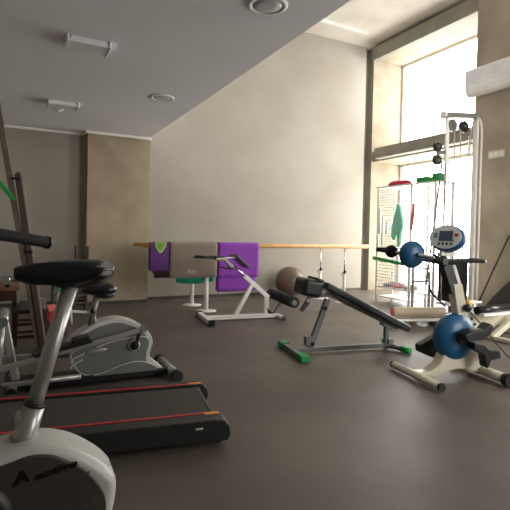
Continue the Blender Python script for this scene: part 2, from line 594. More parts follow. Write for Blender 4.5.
# stabilisers
for x in (.17, -.60):
    MB().tube([(x, -.25, .04), (x, .25, .04)], .035, 18).build('foot_tube', silver, t)
    for y in (-.27, .27):
        MB().tube([(x, y-.02, .04), (x, y+.02, .04)], .04, 18).build('foot_cap', black, t)
MB().beam((-.60, 0, .10), (.17, 0, .10), .08, .08).beam((-.2, 0, .1), (-.2, 0, .2), .08, .1).build('base_beam', silver, t, .01)

# ------------------------------------------------------------------ treadmill
# local x runs from the rear roller (0) to the motor hood (+), y across (0 = near edge of the belt)
rz = math.atan2(3.467-3.271, -.108-1.07)
t = thing('treadmill', 'black treadmill with red side stripes and orange corner caps', 'treadmill', (1.10, 2.72, 0), rz)
# with rz near 180 deg, local +y points towards the camera, so the far side is -y
LD = 1.55
MB().box((LD/2, -.275, .125), (LD, .50, .045)).build('deck', black, t, .006)
MB().box((LD/2+.005, -.275, .152), (LD-.01, .49, .008)).build('running_belt', belt, t, .003)
MB().tube([(-.0, -.03, .130), (-.0, -.52, .130)], .027, 22).build('rear_roller', belt, t)
for y0, y1, far in ((.0, .13, 0), (-.55, -.65, 1)):
    c = (y0+y1)/2
    w = abs(y1-y0)
    o = MB().prism([(-.08, .03), (-.10, .07), (-.09, .125), (-.06, .158), (0, .166), (LD, .166), (LD, .045), (.0, .03)], min(y0, y1), max(y0, y1)).build('side_rail', rail_grey, t, .008)
    ys = y0-.0 if not far else y0
    MB().box((LD/2, y0+(.012 if not far else -.012), .1675), (LD-.02, .018, .005)).build('red_stripe', red, o)
    MB().prism([(-.04, .1665), (.05, .1665), (.05, .1705), (-.045, .1705)], y0+.002 if not far else y0-.04, y0+.04 if not far else y0-.002).build('corner_cap', orange, o, .001)
    MB().tube([(-.05, c, .02), (-.02, c, .02)], .02, 12).build('foot', black, o)
    MB().beam((LD-.12, c, .10), (LD+.05, c, 1.15), w*.6, .06).build('upright', grey_metal, t, .01)
    MB().tube([(LD+.02, c, 1.02), (LD-.18, c, .98), (LD-.28, c, .92)], .02, 14, 4).build('handrail', black, t)
MB().box((.10, .1325, .122), (.045, .004, .012)).build('maker_plate', logo_w, t, .001)
MB().prism([(LD-.04, .03), (LD+.42, .03), (LD+.44, .12), (LD+.34, .22), (LD+.02, .22)], -.64, .12).build('motor_hood', black, t, .02)
MB().box((LD+.06, -.26, 1.18), (.10, .72, .22), R=Matrix.Rotation(.5, 3, 'Y')).build('console', black, t, .02)

# ------------------------------------------------------------------ elliptical trainer
t = thing('elliptical_trainer', 'grey elliptical trainer with seat and rounded silver-rimmed flywheel housing behind the treadmill', 'elliptical trainer', (0, 4.15, 0))
oo = spline([(.36, .32), (.40, .19), (.47, .10), (.60, .07), (.9, .07), (1.16, .06), (1.10, .13), (1.045, .19), (1.05, .25), (1.067, .31), (1.055, .37), (1.01, .435), (.905, .51), (.76, .549), (.611, .53), (.50, .475), (.40, .41)], 5, True)
MB().prism(oo, -.09, .09).build('housing_rim', shell_rim, t, .02, 4)
o2 = spline([(.385, .32), (.42, .20), (.48, .115), (.60, .09), (.9, .085), (1.03, .09), (1.01, .16), (1.012, .24), (1.032, .31), (1.018, .365), (.975, .42), (.885, .48), (.76, .517), (.62, .495), (.51, .445), (.41, .39)], 5, True)
hs = MB().prism(o2, -.10, .10).build('housing', grey_shell, t, .012)
arch = spline([(.56, .085), (.66, .105), (.782, .145), (.90, .165), (1.0, .15), (1.10, .10)], 6)
MB().prism(arch+[(1.10, .07), (.56, .07)], -.118, -.09).build('lower_fairing', grey_shell, t, .006)
MB().tube([(a, -.118, b+.004) for a, b in arch], .005, 8).build('fairing_edge', shell_rim, t)
rib = spline([(.58, .32), (.75, .365), (.90, .38), (1.0, .375), (1.015, .355)], 6)
MB().tube([(a, -.10, b) for a, b in rib], .006, 8).build('panel_seam', shell_rim, t)
MB().ell((.585, -.10, .287), (.088, .014, .022), R=Matrix.Rotation(-.13, 3, 'Y')).build('oval_boss', silver, t)
for z_, l_ in ((.30, .10), (.24, .09), (.19, .08)):
    MB().tube([(.385, -.10, z_-.03), (.40, -.102, z_), (.40+l_, -.10, z_+.035)], .006, 8, 4).build('vent_fin', shell_rim, t)
MB().lathe((.899, -.10, .311), (0, -1, 0), [(.052, 0), (.052, .008), (.040, .012)], 28).build('crank_ring', shell_rim, t)
MB().lathe((.899, -.11, .311), (0, -1, 0), [(.036, 0), (.036, .03), (.026, .04), (0, .042)], 24).build('crank_hub', black, t)
MB().beam((.899, -.155, .311), (.935, -.155, .455), .02, .032).build('crank_arm', black, t, .006)
MB().lathe((.899, .10, .311), (0, 1, 0), [(.036, 0), (.036, .03), (0, .042)], 24).build('crank_hub', black, t)
MB().beam((.899, .155, .311), (.865, .155, .17), .02, .032).build('crank_arm', black, t, .006)
# pedal bars with foot plates
for sg, z1, zs in ((-1, .465, .0), (1, .17, -.25)):
    y = sg*.19
    b_ = MB().beam((-.16, y, .235+zs*.0), (.965, y, z1), .035, .04).build('pedal_bar', silver, t, .008)
    MB().lathe((.955, y-.03, z1), (0, 1, 0), [(.026, 0), (.026, .06)], 18).build('pivot', grey_metal, b_)
    zf = .235+(z1-.235)*.42
    MB().box((.32, y, zf+.040), (.44, .13, .035), R=Matrix.Rotation(-(.2 if sg < 0 else 0), 3, 'Y')).build('foot_plate', black, t, .012)
    MB().box((.45, y-.05*0, zf+.085), (.14, .13, .055), R=Matrix.Rotation(-(.2 if sg < 0 else 0), 3, 'Y')).build('foot_guard', black, t, .015)
    MB().tube([(-.13, y, .60), (-.13, y, .24)] if sg > 0 else [(-.115, y, .58), (-.14, y, .23)], .024, 16).build('swing_arm', silver, t)
    MB().tube([(-.13, y, .60), (-.25, y, .68), (-.34, y, 1.0), (-.38, y, 1.42)], .018, 14, 4).build('hand_lever', silver, t)
MB().tube([(-.11, -.24, .605), (-.11, .24, .605)], .038, 22).build('pivot_tube', silver, t)
MB().tube([(-.11, -.242, .605), (-.11, -.236, .605)], .036, 22).build('pivot_cap', grey_metal, t)
MB().beam((-.11, 0, .60), (-.02, 0, .09), .07, .06).build('front_mast', silver, t, .01)
MB().tube([(-.11, 0, .60), (-.26, 0, .70), (-.36, 0, 1.30)], .03, 14, 5).build('console_mast', silver, t, .01)
MB().box((-.37, 0, 1.36), (.05, .18, .13)).build('console', black, t, .012)
MB().beam((-.1, 0, .065), (1.22, 0, .05), .24, .06).build('base_beam', black, t, .012)
for x, y0, y1 in ((1.235, -.28, .28), (-.05, -.26, .26)):
    MB().tube([(x, y0, .052), (x, y1, .052)], .04, 20).build('foot_tube', silver, t)
    for y in (y0, y1):
        MB().tube([(x, y-.03, .052), (x, y+.03, .052)], .050, 22).build('foot_cap', black, t)
MB().tube([(-.12, -.15, .10), (.46, -.15, .105)], .022, 14).build('side_tube', silver, t)
# seat
MB().tube([(.54, 0, .45), (.60, 0, .77)], .026, 16).build('seat_post', grey_metal, t)
MB().tube([(.60, 0, .48), (.575, 0, .62), (.59, 0, .74)], .008, 8, 4).build('adjusting_rod', steel_white, t)
MB().lathe((.56, -.03, .62), (0, -1, 0), [(.02, 0), (.022, .02), (0, .03)], 14).build('adjusting_knob', black, t)
MB().beam((.40, 0, .62), (.57, 0, .60), .03, .02).build('seat_bracket', steel_white, t, .004)
sd2 = MB().ell((.62, 0, .80), (.15, .12, .078), fn=lambda p: Vector((p.x, p.y*(.45+.55*max(0, min(1, (p.x+.1)/.2))), p.z*(.7+.3*max(0, p.x)/.155))), n=32, m=16).build('saddle', black_vinyl, t)
MB().ell((.67, 0, .755), (.085, .09, .040)).build('saddle_base', black, sd2)

# ------------------------------------------------------------------ leaning back-stretching board
t = thing('inclined_board', 'tall dark padded board leaning beside a slim wooden pole near the left edge', 'exercise board', (0, 5.5, 0))
MB().beam((.20, 0, .0), (-.285, 0, 2.985), .055, .06).build('support_pole', board_wood, t, .005)
def fr(a, b, y):
    o_ = Vector((.235, y, .02))
    ax_ = Vector((-.137, 0, .99)).normalized()
    sd_ = Vector((.99, 0, .137)).normalized()
    return o_+ax_*b+sd_*a
bo = [(-.035, .0), (.035, .0), (.035, 1.86), (.02, 1.895), (-.01, 1.90), (-.035, 1.87)]
bd = MB().prism(bo, -.05, .05, fr).build('board', board_dark, t, .012)
MB().prism([(.018, .02), (.040, .02), (.040, 1.85), (.018, 1.88)], -.055, .055, fr).build('board_edge', board_edge, bd, .004)
for z_, x_ in ((1.83, -.07), (1.20, .035), (1.06, .06)):
    MB().tube([(x_-.01, -.045, z_), (x_+.05, -.045, z_)], .012, 12).ell((x_+.05, -.045, z_), (.022, .022, .022)).build('clamp_knob', black, t)
MB().beam((-.26, -.055, 1.87), (-.055, -.055, 1.60), .03, .045).build('green_handle', green, t, .01)

# ------------------------------------------------------------------ dark wooden furniture behind the machines
def wooden_chair(label, x, y, rz_, seat=.45, top=1.0):
    t = thing('wooden_chair', label, 'chair', (x, y, 0), rz_)
    MB().box((0, 0, seat), (.40, .40, .03)).build('seat', brown_wood, t, .006)
    for sx in (-1, 1):
        for sy in (-1, 1):
            zt = top if sx > 0 else seat-.015
            MB().beam((sx*.18, sy*.17, 0), (sx*.18+(.03 if sx > 0 else 0), sy*.17, zt), .035, .035).build('leg', brown_wood, t, .004)
    for z_ in (.16, .28):
        MB().box((0, -.17, z_), (.33, .02, .025)).build('stretcher', brown_wood, t)
        MB().box((0, .17, z_), (.33, .02, .025)).build('stretcher', brown_wood, t)
    for z_ in (top-.42,):
        MB().box((.200, 0, z_), (.02, .32, .05)).build('back_rail', brown_wood, t, .003)
    return t


wooden_chair('dark wooden chair whose back posts rise behind the bike saddle', .70, 7.75, .45, .45, 1.04)
t = thing('wooden_stool', 'low dark red-brown wooden stool under a grey box', 'stool', (.12, 5.85, 0))
MB().box((0, 0, .38), (.36, .34, .035)).build('seat', brown_wood, t, .006)
for sx in (-1, 1):
    for sy in (-1, 1):
        MB().beam((sx*.155, sy*.14, 0), (sx*.145, sy*.13, .363), .035, .035).build('leg', brown_wood, t, .004)
for z_ in (.10, .24):
    for sy in (-1, 1):
        MB().box((0, sy*.135, z_), (.28, .02, .03)).build('stretcher', brown_wood, t)
t = MB().box((.14, 5.80, .455), (.26, .22, .113)).build('storage_box', grey_shell, None, .01)
tag(t, 'grey box resting on the low dark stool', 'box')
t = thing('wooden_table', 'dark wooden table with reddish top at the left edge', 'table', (-.40, 6.35, 0))
MB().box((0, 0, .60), (.80, .50, .06)).build('tabletop', top_wood, t, .006)
MB().box((0, 0, .51), (.74, .44, .12)).build('apron', brown_wood, t)
for sx in (-1, 1):
    for sy in (-1, 1):
        MB().box((sx*.35, sy*.20, .225), (.05, .05, .45)).build('leg', brown_wood, t, .004)
t = thing('step_stool', 'small red and pink box stool half hidden behind the bike post', 'stool', (.42, 6.2, 0))
MB().box((0, 0, .33), (.24, .26, .05)).build('top', pink, t, .01)
MB().box((0, 0, .24), (.20, .22, .13)).build('red_side', red, t, .006)
for sx in (-1, 1):
    for sy in (-1, 1):
        MB().box((sx*.09, sy*.10, .0875), (.03, .03, .175)).build('leg', brown_wood, t)
t = thing('green_frame_stool', 'small green and white framed stand behind the bike seat post', 'stand', (.56, 6.9, 0))
MB().box((0, 0, .47), (.22, .22, .04)).build('green_top', green, t, .008)
for sx in (-1, 1):
    for sy in (-1, 1):
        MB().tube([(sx*.09, sy*.09, 0), (sx*.07, sy*.07, .45)], .012, 10).build('leg', steel_white, t)

# ------------------------------------------------------------------ parallel bars
YN, YF, ZR = 7.145, 7.80, 1.075
t = thing('parallel_bars', 'wooden walking parallel bars on white posts along the back wall', 'parallel bars', (0, 0, 0))
for y, x1 in ((YN, 6.15), (YF, 6.85)):
    MB().tube([(1.70, y, ZR), (x1, y, ZR)], .030, 18).build('handrail', wood, t)
for x, y in ((2.76, YN), (2.74, YF), (5.60, YN), (5.50, YF)):
    p_ = MB().tube([(x, y, .01), (x, y, .56)], .036 if x < 4 else .028, 18).build('post', steel_white, t)
    MB().tube([(x, y, .55), (x, y, ZR-.028)], .012, 12).build('telescopic_rod', chrome, p_)
    MB().tube([(x, y, .55), (x, y, .60)], .022, 14).ell((x, y-.035, .60), (.024, .02, .024)).build('clamp_collar', black, p_)
    MB().tube([(x, y-.02, .575), (x-.075, y-.03, .585), (x-.085, y-.03, .53)], .008, 8).build('locking_lever', black, p_)
    MB().lathe((x, y, 0), (0, 0, 1), [(.17, 0), (.17, .008), (.12, .018), (.03, .024)], 32).build('base_plate', steel_white, p_)
    MB().box((x, y, ZR-.032), (.12, .03, .006)).build('rail_bracket', chrome, p_)


def draped(name, label, x0, x1, y, zr, front, back, m, th=.012, r=.042, wave=.0, group=None, hem=0.):
    """a mat folded over a rail: front flap towards the camera"""
    prof_ = []
    n = 10
    for i in range(n+1):
        prof_.append((-r, -front*(1-i/n)))
    for i in range(1, 12):
        a = PI-PI*i/12
        prof_.append((r*math.cos(a), r*math.sin(a)))
    for i in range(n+1):
        prof_.append((r, -back*i/n))
    bm = bmesh.new()
    K = 16
    rows = []
    for k in range(K+1):
        u = k/K
        x = x0+(x1-x0)*u
        row = []
        for a, b in prof_:
            dz = 0
            f_ = max(0, -b)/max(front, .01)
            if hem:
                dz = -hem*f_*(math.sin(PI*u)**.6)
            row.append(bm.verts.new((x+(.03*f_ if u == 0 and hem else 0), y+a+wave*math.sin(u*7+f_*2)*f_*(1 if a < 0 else .2), zr+b+dz)))
        rows.append(row)
    for A, B in zip(rows, rows[1:]):
        for i in range(len(prof_)-1):
            f = bm.faces.new([A[i], A[i+1], B[i+1], B[i]])
            f.smooth = True
    me = bpy.data.meshes.new(name)
    bm.normal_update()
    bm.to_mesh(me)
    bm.free()
    me.materials.append(m)
    o = bpy.data.objects.new(name, me)
    C.objects.link(o)
    so = o.modifiers.new('thickness', 'SOLIDIFY')
    so.thickness = th
    so.offset = 0
    return tag(o, label, 'exercise mat', group)


g_ = 'exercise mats hung over the bars'
mt = draped('exercise_mat', 'large taupe grey exercise mat hung over the near bar', 2.115, 2.92, YN, ZR+.01, .52, .40, taupe, .016, .050, .004, g_)
tx = text_obj('mat_print', 'Etha', .085, logo_w, mt, Matrix.Translation((2.475, YN-.066, .665)) @ Matrix.Rotation(PI/2, 4, 'X'), shear=.2)
draped('exercise_mat', 'teal mat showing below the large taupe mat', 2.40, 3.15, YF, ZR, .64, .45, teal, .012, .040, .0, g_, .05)
draped('exercise_mat', 'deep purple mat hanging left of the taupe mat with a lime band on top', 1.80, 2.10, YN, ZR+.005, .40, .38, purple_d, .012, .042, .003, g_)
draped('exercise_mat', 'short blackish mat below the deep purple mat', 2.04, 2.33, YF, ZR, .57, .50, maroon, .012, .040, .0, g_)
pm = draped('exercise_mat', 'bright purple mat with a fold line hung right of the taupe mat', 2.945, 3.70, YN, ZR+.01, .535, .76, purple, .012, .050, .003, g_)
pm2 = draped('lower_layer', '', 2.94, 3.64, YN, ZR, .765, .60, purple, .008, .040, .002)
del pm2['label'], pm2['category']
pm2.parent = pm
bmn = MB()
V = [(-.0, .04), (.32, .04), (.30, -.03), (.19, -.20), (.13, -.20), (.03, -.03)]
lb = MB().prism([(1.87, 1.135), (2.05, 1.135), (2.045, 1.06), (1.975, .965), (1.94, .965), (1.875, 1.06)], YN-.066, YN-.056).build('resistance_band', lime_pale, None, .003)
tag(lb, 'lime green band folded over the deep purple mat', 'resistance band')
MB().prism([(1.895, 1.13), (2.03, 1.13), (2.025, 1.07), (1.965, .995), (1.95, .995), (1.90, 1.07)], YN-.070, YN-.064).build('band_center', lime, lb, .002)

# ------------------------------------------------------------------ stability ball
t = MB().ell((5.05, 8.25, .31), (.31, .31, .31), n=48, m=32).build('stability_ball', ball_m)
tag(t, 'large brown-grey stability ball on the floor by the back wall', 'exercise ball')

# ------------------------------------------------------------------ white hyperextension machine
rz = math.atan2(6.194-6.323, 3.519-2.494)
t = thing('hyperextension_bench', 'white framed back extension machine with black ankle roller', 'exercise machine', (2.494, 6.323, 0), rz)
MB().beam((-.03, 0, .045), (1.08, 0, .045), .07, .06).build('base_beam', steel_white, t, .006)
MB().beam((-.06, -.36, .045), (-.06, .36, .045), .07, .06, side=(1, 0, 0)).build('cross_foot', steel_white, t, .006)
for y in (-.385, .385):
    MB().box((-.06, y, .045), (.09, .05, .085)).build('foot_cap', black, t, .01)
MB().beam((.40, 0, .06), (.655, 0, .52), .055, .06).build('sloped_post', steel_white, t, .006)
MB().beam((.53, 0, .665), (.93, 0, .325), .055, .065).build('top_beam', steel_white, t, .006)
MB().beam((.90, 0, .35), (.90, 0, .06), .055, .07).build('rear_post', steel_white, t, .006)
MB().tube([(.56, 0, .64), (.34, 0, .83)], .020, 14).build('telescopic_rod', chrome, t)
hd = MB().box((.27, 0, .86), (.20, .10, .05), R=Matrix.Rotation(.75, 3, 'Y')).box((.17, 0, .91), (.20, .08, .05), R=Matrix.Rotation(.15, 3, 'Y')).build('head_clamp', silver, t, .008)
MB().beam((.06, -.12, .925), (.40, -.12, .95), .03, .02).build('head_frame', steel_white, t, .004)
MB().tube([(.06, -.10, .927), (-.27, -.10, .947)], .013, 14).build('handle', black, t)
MB().tube([(.06, .10, .935), (-.20, .10, .955)], .013, 14).build('handle', black, t)
MB().box((.45, 0, .885), (.28, .34, .045), R=Matrix.Rotation(.72, 3, 'Y')).build('hip_pad', black_vinyl, t, .015)
MB().box((.245, 0, .785), (.17, .20, .03), R=Matrix.Rotation(.12, 3, 'Y')).build('lower_pad', black_vinyl, t, .01)
MB().box((.10, 0, .955), (.16, .28, .022)).build('upper_pad', black_vinyl, t, .008)
ak = MB().tube([(1.17, -.44, .30), (1.17, .46, .32)], .083, 24).build('ankle_roller', foam, t)
MB().tube([(1.17, -.452, .30), (1.17, -.438, .30)], .04, 18).build('roller_cap', grey_metal, ak)
MB().beam((1.16, .0, .24), (1.02, 0, .04), .05, .05).build('roller_arm', grey_metal, t, .006)
MB().prism([(.90, .17), (1.03, .06), (.93, .03)], -.03, .03).build('gusset', black, t)
MB().beam((1.10, -.20, .035), (1.10, .14, .035), .05, .05, side=(1, 0, 0)).build('rear_foot', steel_white, t, .006)
MB().box((1.10, -.225, .035), (.06, .04, .06)).build('foot_cap', black, t, .008)

# ------------------------------------------------------------------ incline bench with green feet
rz = math.atan2(4.03-4.25, 3.90-2.66)
t = thing('incline_bench', 'black padded incline sit-up bench on grey frame with green feet', 'bench', (2.66, 4.25, 0), rz)
MB().beam((.0, 0, .045), (1.14, 0, .045), .05, .05).build('base_beam', grey_metal, t, .008)
MB().beam((.0, -.27, .04), (.0, .25, .04), .065, .05, side=(1, 0, 0)).build('front_foot', grey_metal, t, .008)
for y in (-.28, .29):
    MB().box((.0, y, .040), (.095, .15, .07)).build('foot_cap', green, t, .012)
MB().tube([(1.12, 0, .045), (1.20, -.05, .04), (1.26, -.18, .035)], .026, 14, 4).build('rear_foot', grey_metal, t)
MB().tube([(1.12, 0, .045), (1.20, .05, .04), (1.26, .18, .035)], .026, 14, 4).build('rear_foot', grey_metal, t)
for sg in (-1, 1):
    MB().tube([(1.25, sg*.16, .036), (1.30, sg*.27, .034)], .033, 16).build('foot_cap', green, t)
MB().beam((.20, 0, .06), (.40, 0, .60), .05, .065).build('front_post', grey_metal, t, .008)
for x, z in ((.215, .11), (.36, .50)):
    MB().tube([(x, -.045, z), (x, .045, z)], .022, 12).tube([(x+.0, -.06, z), (x, -.04, z)], .014, 6).build('bolt', black, t)
MB().box((.19, 0, .14), (.10, .07, .10)).build('pivot_bracket', grey_metal, t, .006)
# support frame and pads
MB().beam((.16, 0, .63), (.50, 0, .64), .04, .04).beam((.38, 0, .66), (1.30, 0, .235), .045, .035).build('pad_frame', grey_metal, t, .004)
pa = Matrix.Rotation(.455, 3, 'Y')
MB().box((.865, 0, .50), (1.20, .27, .078), R=pa).build('back_pad', black_vinyl, t, .022)
MB().box((.165, 0, .735), (.235, .30, .19), R=Matrix.Rotation(.16, 3, 'Y')).build('seat_pad', black_vinyl, t, .045, 5)
MB().box((.25, 0, .822), (.09, .26, .03), R=Matrix.Rotation(.35, 3, 'Y')).build('pad_bridge', black_vinyl, t, .01)
MB().box((.10, -.06, .53), (.12, .10, .012), R=Matrix.Rotation(-.9, 3, 'Y')).beam((.18, 0, .62), (.08, -.03, .50), .03, .03).build('leg_plate', grey_metal, t, .004)
MB().beam((1.16, 0, .06), (1.16, 0, .26), .05, .05).build('rear_post', grey_metal, t, .006)
MB().box((1.15, 0, .275), (.14, .08, .04), R=pa).build('adjusting_bracket', grey_metal, t, .005)
MB().box((1.20, -.0, .09), (.07, .09, .06)).build('post_socket', grey_metal, t, .005)

# ------------------------------------------------------------------ arm and leg trainer with console
t = thing('arm_leg_trainer', 'cream motorised arm and leg trainer with round console and blue discs', 'exercise machine', (3.24, 3.06, 0), math.atan2(-.174, .985))
MB().tube([(-.0, -.34, .045), (-.0, .34, .045)], .034, 20).build('front_foot', cream_metal, t)
for y in (-.35, .35):
    MB().tube([(0, y-.012, .045), (0, y+.012, .045)], .036, 20).build('foot_cap', black, t)
MB().tube([(.70, -.34, .06), (.70, .30, .06)], .045, 22).build('rear_foot', cream_metal, t)
for y in (-.36, .32):
    MB().tube([(.70, y-.03, .062), (.70, y+.03, .062)], .060, 24).build('wheel', black, t)
base = spline([(-.02, .02), (.0, .075), (.12, .085), (.22, .15), (.28, .26), (.34, .36), (.50, .42), (.60, .36), (.66, .20), (.76, .12), (.74, .03), (.62, .045), (.47, .085), (.32, .075), (.15, .03)], 4, True)
MB().prism(base, -.06, .06).build('base_housing', cream_metal, t, .015)
MB().prism([(.46, .36), (.585, .36), (.455, .88), (.355, .88)], -.045, .045).build('lower_column', cream_metal, t, .008)
MB().beam((.395, 0, .80), (.275, 0, 1.09), .075, .10).build('upper_column', black, t, .008)
MB().beam((.462, -.0, .79), (.345, -.0, 1.08), .085, .035).build('column_trim', steel_white, t, .003)
MB().beam((.66, .05, .30), (.50, .05, .70), .05, .06).build('rear_strut', cream_metal, t, .008)
MB().lathe((.50, -.05, .66), (0, -1, 0), [(.035, 0), (.04, .02), (.03, .04), (0, .042)], 16).build('locking_knob', black, t)
# leg disc, pedals
MB().lathe((.405, .05, .385), (0, -1, 0), [(.14, 0), (.215, .03), (.222, .07), (.20, .12), (.13, .155), (.05, .165), (.0, .165)], 48).build('leg_disc', blue, t)
cf = MB().lathe((.40, -.09, .385), (0, -1, 0), [(.055, 0), (.055, .05), (.04, .06), (0, .062)], 24).build('crank_hub', black, t)
MB().lathe((.40, -.15, .40), (0, -1, 0), [(.02, 0), (.02, .02), (0, .024)], 14).build('hub_bolt', chrome, t)
MB().beam((.40, -.13, .385), (.56, -.15, .29), .03, .045).build('leg_crank', black, t, .008)
fp = MB().prism([(.33, .45), (.44, .49), (.54, .49), (.61, .545), (.645, .51), (.62, .44), (.52, .39), (.36, .385)], -.24, -.13).build('foot_shell', black, t, .014)
MB().prism([(.44, .37), (.56, .35), (.62, .30), (.73, .29), (.75, .215), (.64, .20), (.61, .13), (.585, .14), (.56, .25), (.44, .31)], -.23, -.14).build('pedal_strap', black, t, .01)
MB().prism([(.20, .31), (.36, .38), (.40, .30), (.33, .17), (.29, .15), (.14, .215), (.135, .28)], .12, .21).build('foot_shell', black, t, .014)
MB().beam((.40, .05, .385), (.26, .16, .25), .03, .045).build('leg_crank', black, t, .008)
# arm disc and grips
MB().beam((-.04, 0, 1.13), (.30, 0, 1.07), .05, .05).build('arm_support', black, t, .01)
MB().lathe((-.065, .055, 1.15), (0, -1, 0), [(.09, 0), (.122, .02), (.125, .05), (.11, .085), (.06, .105), (.0, .108)], 40).build('arm_disc', blue, t)
MB().tube([(-.06, -.05, 1.15), (.0, -.16, 1.135), (.05, -.17, 1.12)], .018, 14, 3).build('arm_crank', chrome, t)
MB().lathe((.13, -.13, 1.10), (0, -1, 0), [(.03, 0), (.05, .02), (.05, .05), (.03, .07)], 20).build('arm_joint', black, t)
MB().tube([(.03, -.16, 1.13), (.14, -.17, 1.10), (.26, -.17, 1.095), (.44, -.17, 1.108), (.575, -.17, 1.10)], [.034, .018], 16, 4).build('hand_grip', foam, t)
MB().ell((.575, -.17, 1.10), (.025, .017, .017)).build('grip_tip', steel_white, t)
MB().tube([(-.065, .05, 1.15), (-.13, .13, 1.16), (-.17, .16, 1.165)], .018, 14, 3).build('arm_crank', chrome, t)
MB().lathe((-.18, .20, 1.17), (0, -1, 0), [(.04, 0), (.058, .02), (.058, .05), (.04, .07)], 20).tube([(-.19, .17, 1.18), (-.33, .17, 1.185)], [.03, .02], 14).build('hand_grip', foam, t)
# console
cR = Matrix.Rotation(-.98, 3, 'Z') @ Matrix.Rotation(-.30, 3, 'X')
cc = Vector((.285, -.02, 1.305))
con = MB()
con.lathe((0, 0, 0), (0, 1, 0), [(.13, -.03), (.155, -.022), (.162, .0), (.160, .05), (.13, .085), (.0, .09)], 44)
cs = con.build('console', blue, t)
cs.matrix_local = Matrix.Translation(cc) @ cR.to_4x4() @ Matrix.Diagonal((.98, 1, .78, 1))
MB().lathe((-.006, -.031, .0), (0, -1, 0), [(.145, 0), (.145, .004), (.14, .006)], 44).build('console_face', panel_m, cs)
MB().box((.0, -.038, .012), (.125, .004, .125)).build('screen', screen_m, cs, .001)
for i in range(4):
    MB().box((-.055+i*.036, -.0385, -.085), (.018, .004, .03)).build('key', text_dark, cs)
for i, z_ in enumerate((.03, .0)):
    MB().box((-.095, -.0385, z_), (.03, .004, .022)).build('key', blue, cs)
MB().lathe((.092, -.037, .025), (0, -1, 0), [(.02, 0), (.02, .003)], 20).build('stop_key', red, cs)
MB().lathe((.07, -.037, -.05), (0, -1, 0), [(.009, 0), (.009, .003)], 14).build('key', blue, cs)
MB().box((.30, 0, 1.155), (.16, .06, .035)).box((.36, 0, 1.185), (.03, .04, .08)).box((.25, 0, 1.185), (.03, .04, .08)).build('console_mount', steel_white, t, .006)
MB().tube([(.50, -.05, .66), (.62, -.10, .52), (.74, -.12, .38), (.98, -.12, .16), (1.25, -.10, .012)], .006, 8, 6).build('power_cable', black, t)

# ------------------------------------------------------------------ storage rack by the window
RX, RD = 6.30, .42
t = thing('storage_rack', 'white wire storage rack with glass top shelf in front of the window', 'rack', (0, 0, 0))
for y in (7.02, 6.16, 5.62):
    for x in (RX, RX+RD):
        MB().box((x, y, 1.12), (.036, .036, 2.24)).build('post', steel_white, t, .003)
MB().box((RX+RD/2, 6.32, 2.25), (RD+.05, 1.50, .03)).build('top_shelf', steel_white, t, .003)
for z_ in (.12, .30):
    MB().box((RX+RD/2, 6.59, z_), (RD-.03, .83, .02)).build('shelf', steel_white, t, .003)
MB().box((RX+RD/2, 5.89, .30), (RD-.03, .51, .02)).build('shelf', steel_white, t, .003)
def grid(y0, y1, z0, z1, dx, dz, x):
    g = MB()
    n = int((y1-y0)/dx)
    for i in range(n+1):
        g.box((x, y0+(y1-y0)*i/n, (z0+z1)/2), (.009, .009, z1-z0))
    k = int((z1-z0)/dz)
    for i in range(k+1):
        g.box((x, (y0+y1)/2, z0+(z1-z0)*i/k), (.009, y1-y0, .009))
    return g
grid(6.55, 7.0, 1.10, 2.20, .05, .05, RX+.0).build('upper_grid', steel_white, t)
grid(6.20, 7.0, .32, .80, .055, .055, RX+.0).build('lower_grid', steel_white, t)
MB().box((RX+RD/2, 6.59, 1.08), (RD-.03, .83, .02)).build('middle_shelf', steel_white, t, .003)


def heap(name, label, cat, c, r, m, group=None, seed=1):
    rnd = random.Random(seed)
    ph = [rnd.random()*6 for _ in range(3)]
    def fn(p):
        k = 1+.14*math.sin(p.x*22+ph[0])+.14*math.sin(p.y*17+ph[1])
        return Vector((p.x, p.y, max(p.z, -.3*r[2])*k))
    o = MB().ell((c[0], c[1], c[2]+r[2]*.42), r, fn=fn).build(name, m)
    return tag(o, label, cat, group)


heap('folded_cloth', 'crimson cloth lying on the rack top shelf', 'cloth', (6.46, 6.62, 2.2665), (.16, .27, .075), red_cloth)
def block(name, label, cat, c, d, m, bev=.01):
    o = MB().box((c[0], c[1], c[2]+d[2]/2), d).build(name, m, None, bev)
    return tag(o, label, cat)
block('foam_block', 'long low green block on rack top between cloth and tall green box', 'block', (6.42, 5.97, 2.2665), (.20, .24, .10), green, .02)
block('foam_roller', 'taller green box at the right end of the rack top', 'block', (6.42, 5.66, 2.2665), (.20, .16, .14), green, .03)
# hanging things
def hang(name, label, cat, x, pts, th, m):
    o = MB().prism(pts, x-th/2, x+th/2, lambda a, b, y: Vector((y, a, b))).build(name, m, None, .012)
    return tag(o, label, cat)
hang('hanging_cloth', 'mint green cloth hanging on the rack front', 'cloth', RX-.06, [(6.42, 1.93), (6.36, 1.85), (6.31, 1.66), (6.28, 1.50), (6.33, 1.36), (6.34, 1.18), (6.38, 1.10), (6.42, 1.35), (6.50, 1.22), (6.56, 1.30), (6.55, 1.50), (6.48, 1.75)], .06, teal_cloth)
hang('resistance_loop', 'coral red exercise band hanging on the rack front', 'resistance band', RX-.05, [(6.07, 1.92), (6.02, 1.88), (6.04, 1.60), (6.08, 1.40), (6.12, 1.44), (6.11, 1.66)], .02, pink)
for yy, z0, z1, lb_ in ((7.06, 1.35, 1.85, 'blue-white strap hanging by the left rack post'), (6.86, 1.12, 1.70, 'white baton hanging on the upper rack grid'), (6.75, 1.35, 1.58, 'short pale handle on the upper rack grid')):
    o = MB().tube([(RX-.03, yy-(.12 if yy > 7 else 0), z0), (RX-.03, yy-(.12 if yy > 7 else 0), z1)], .018, 10).build('hanging_baton', steel_white if yy < 7 else panel_m)
    tag(o, lb_, 'baton', 'batons on the rack grid')
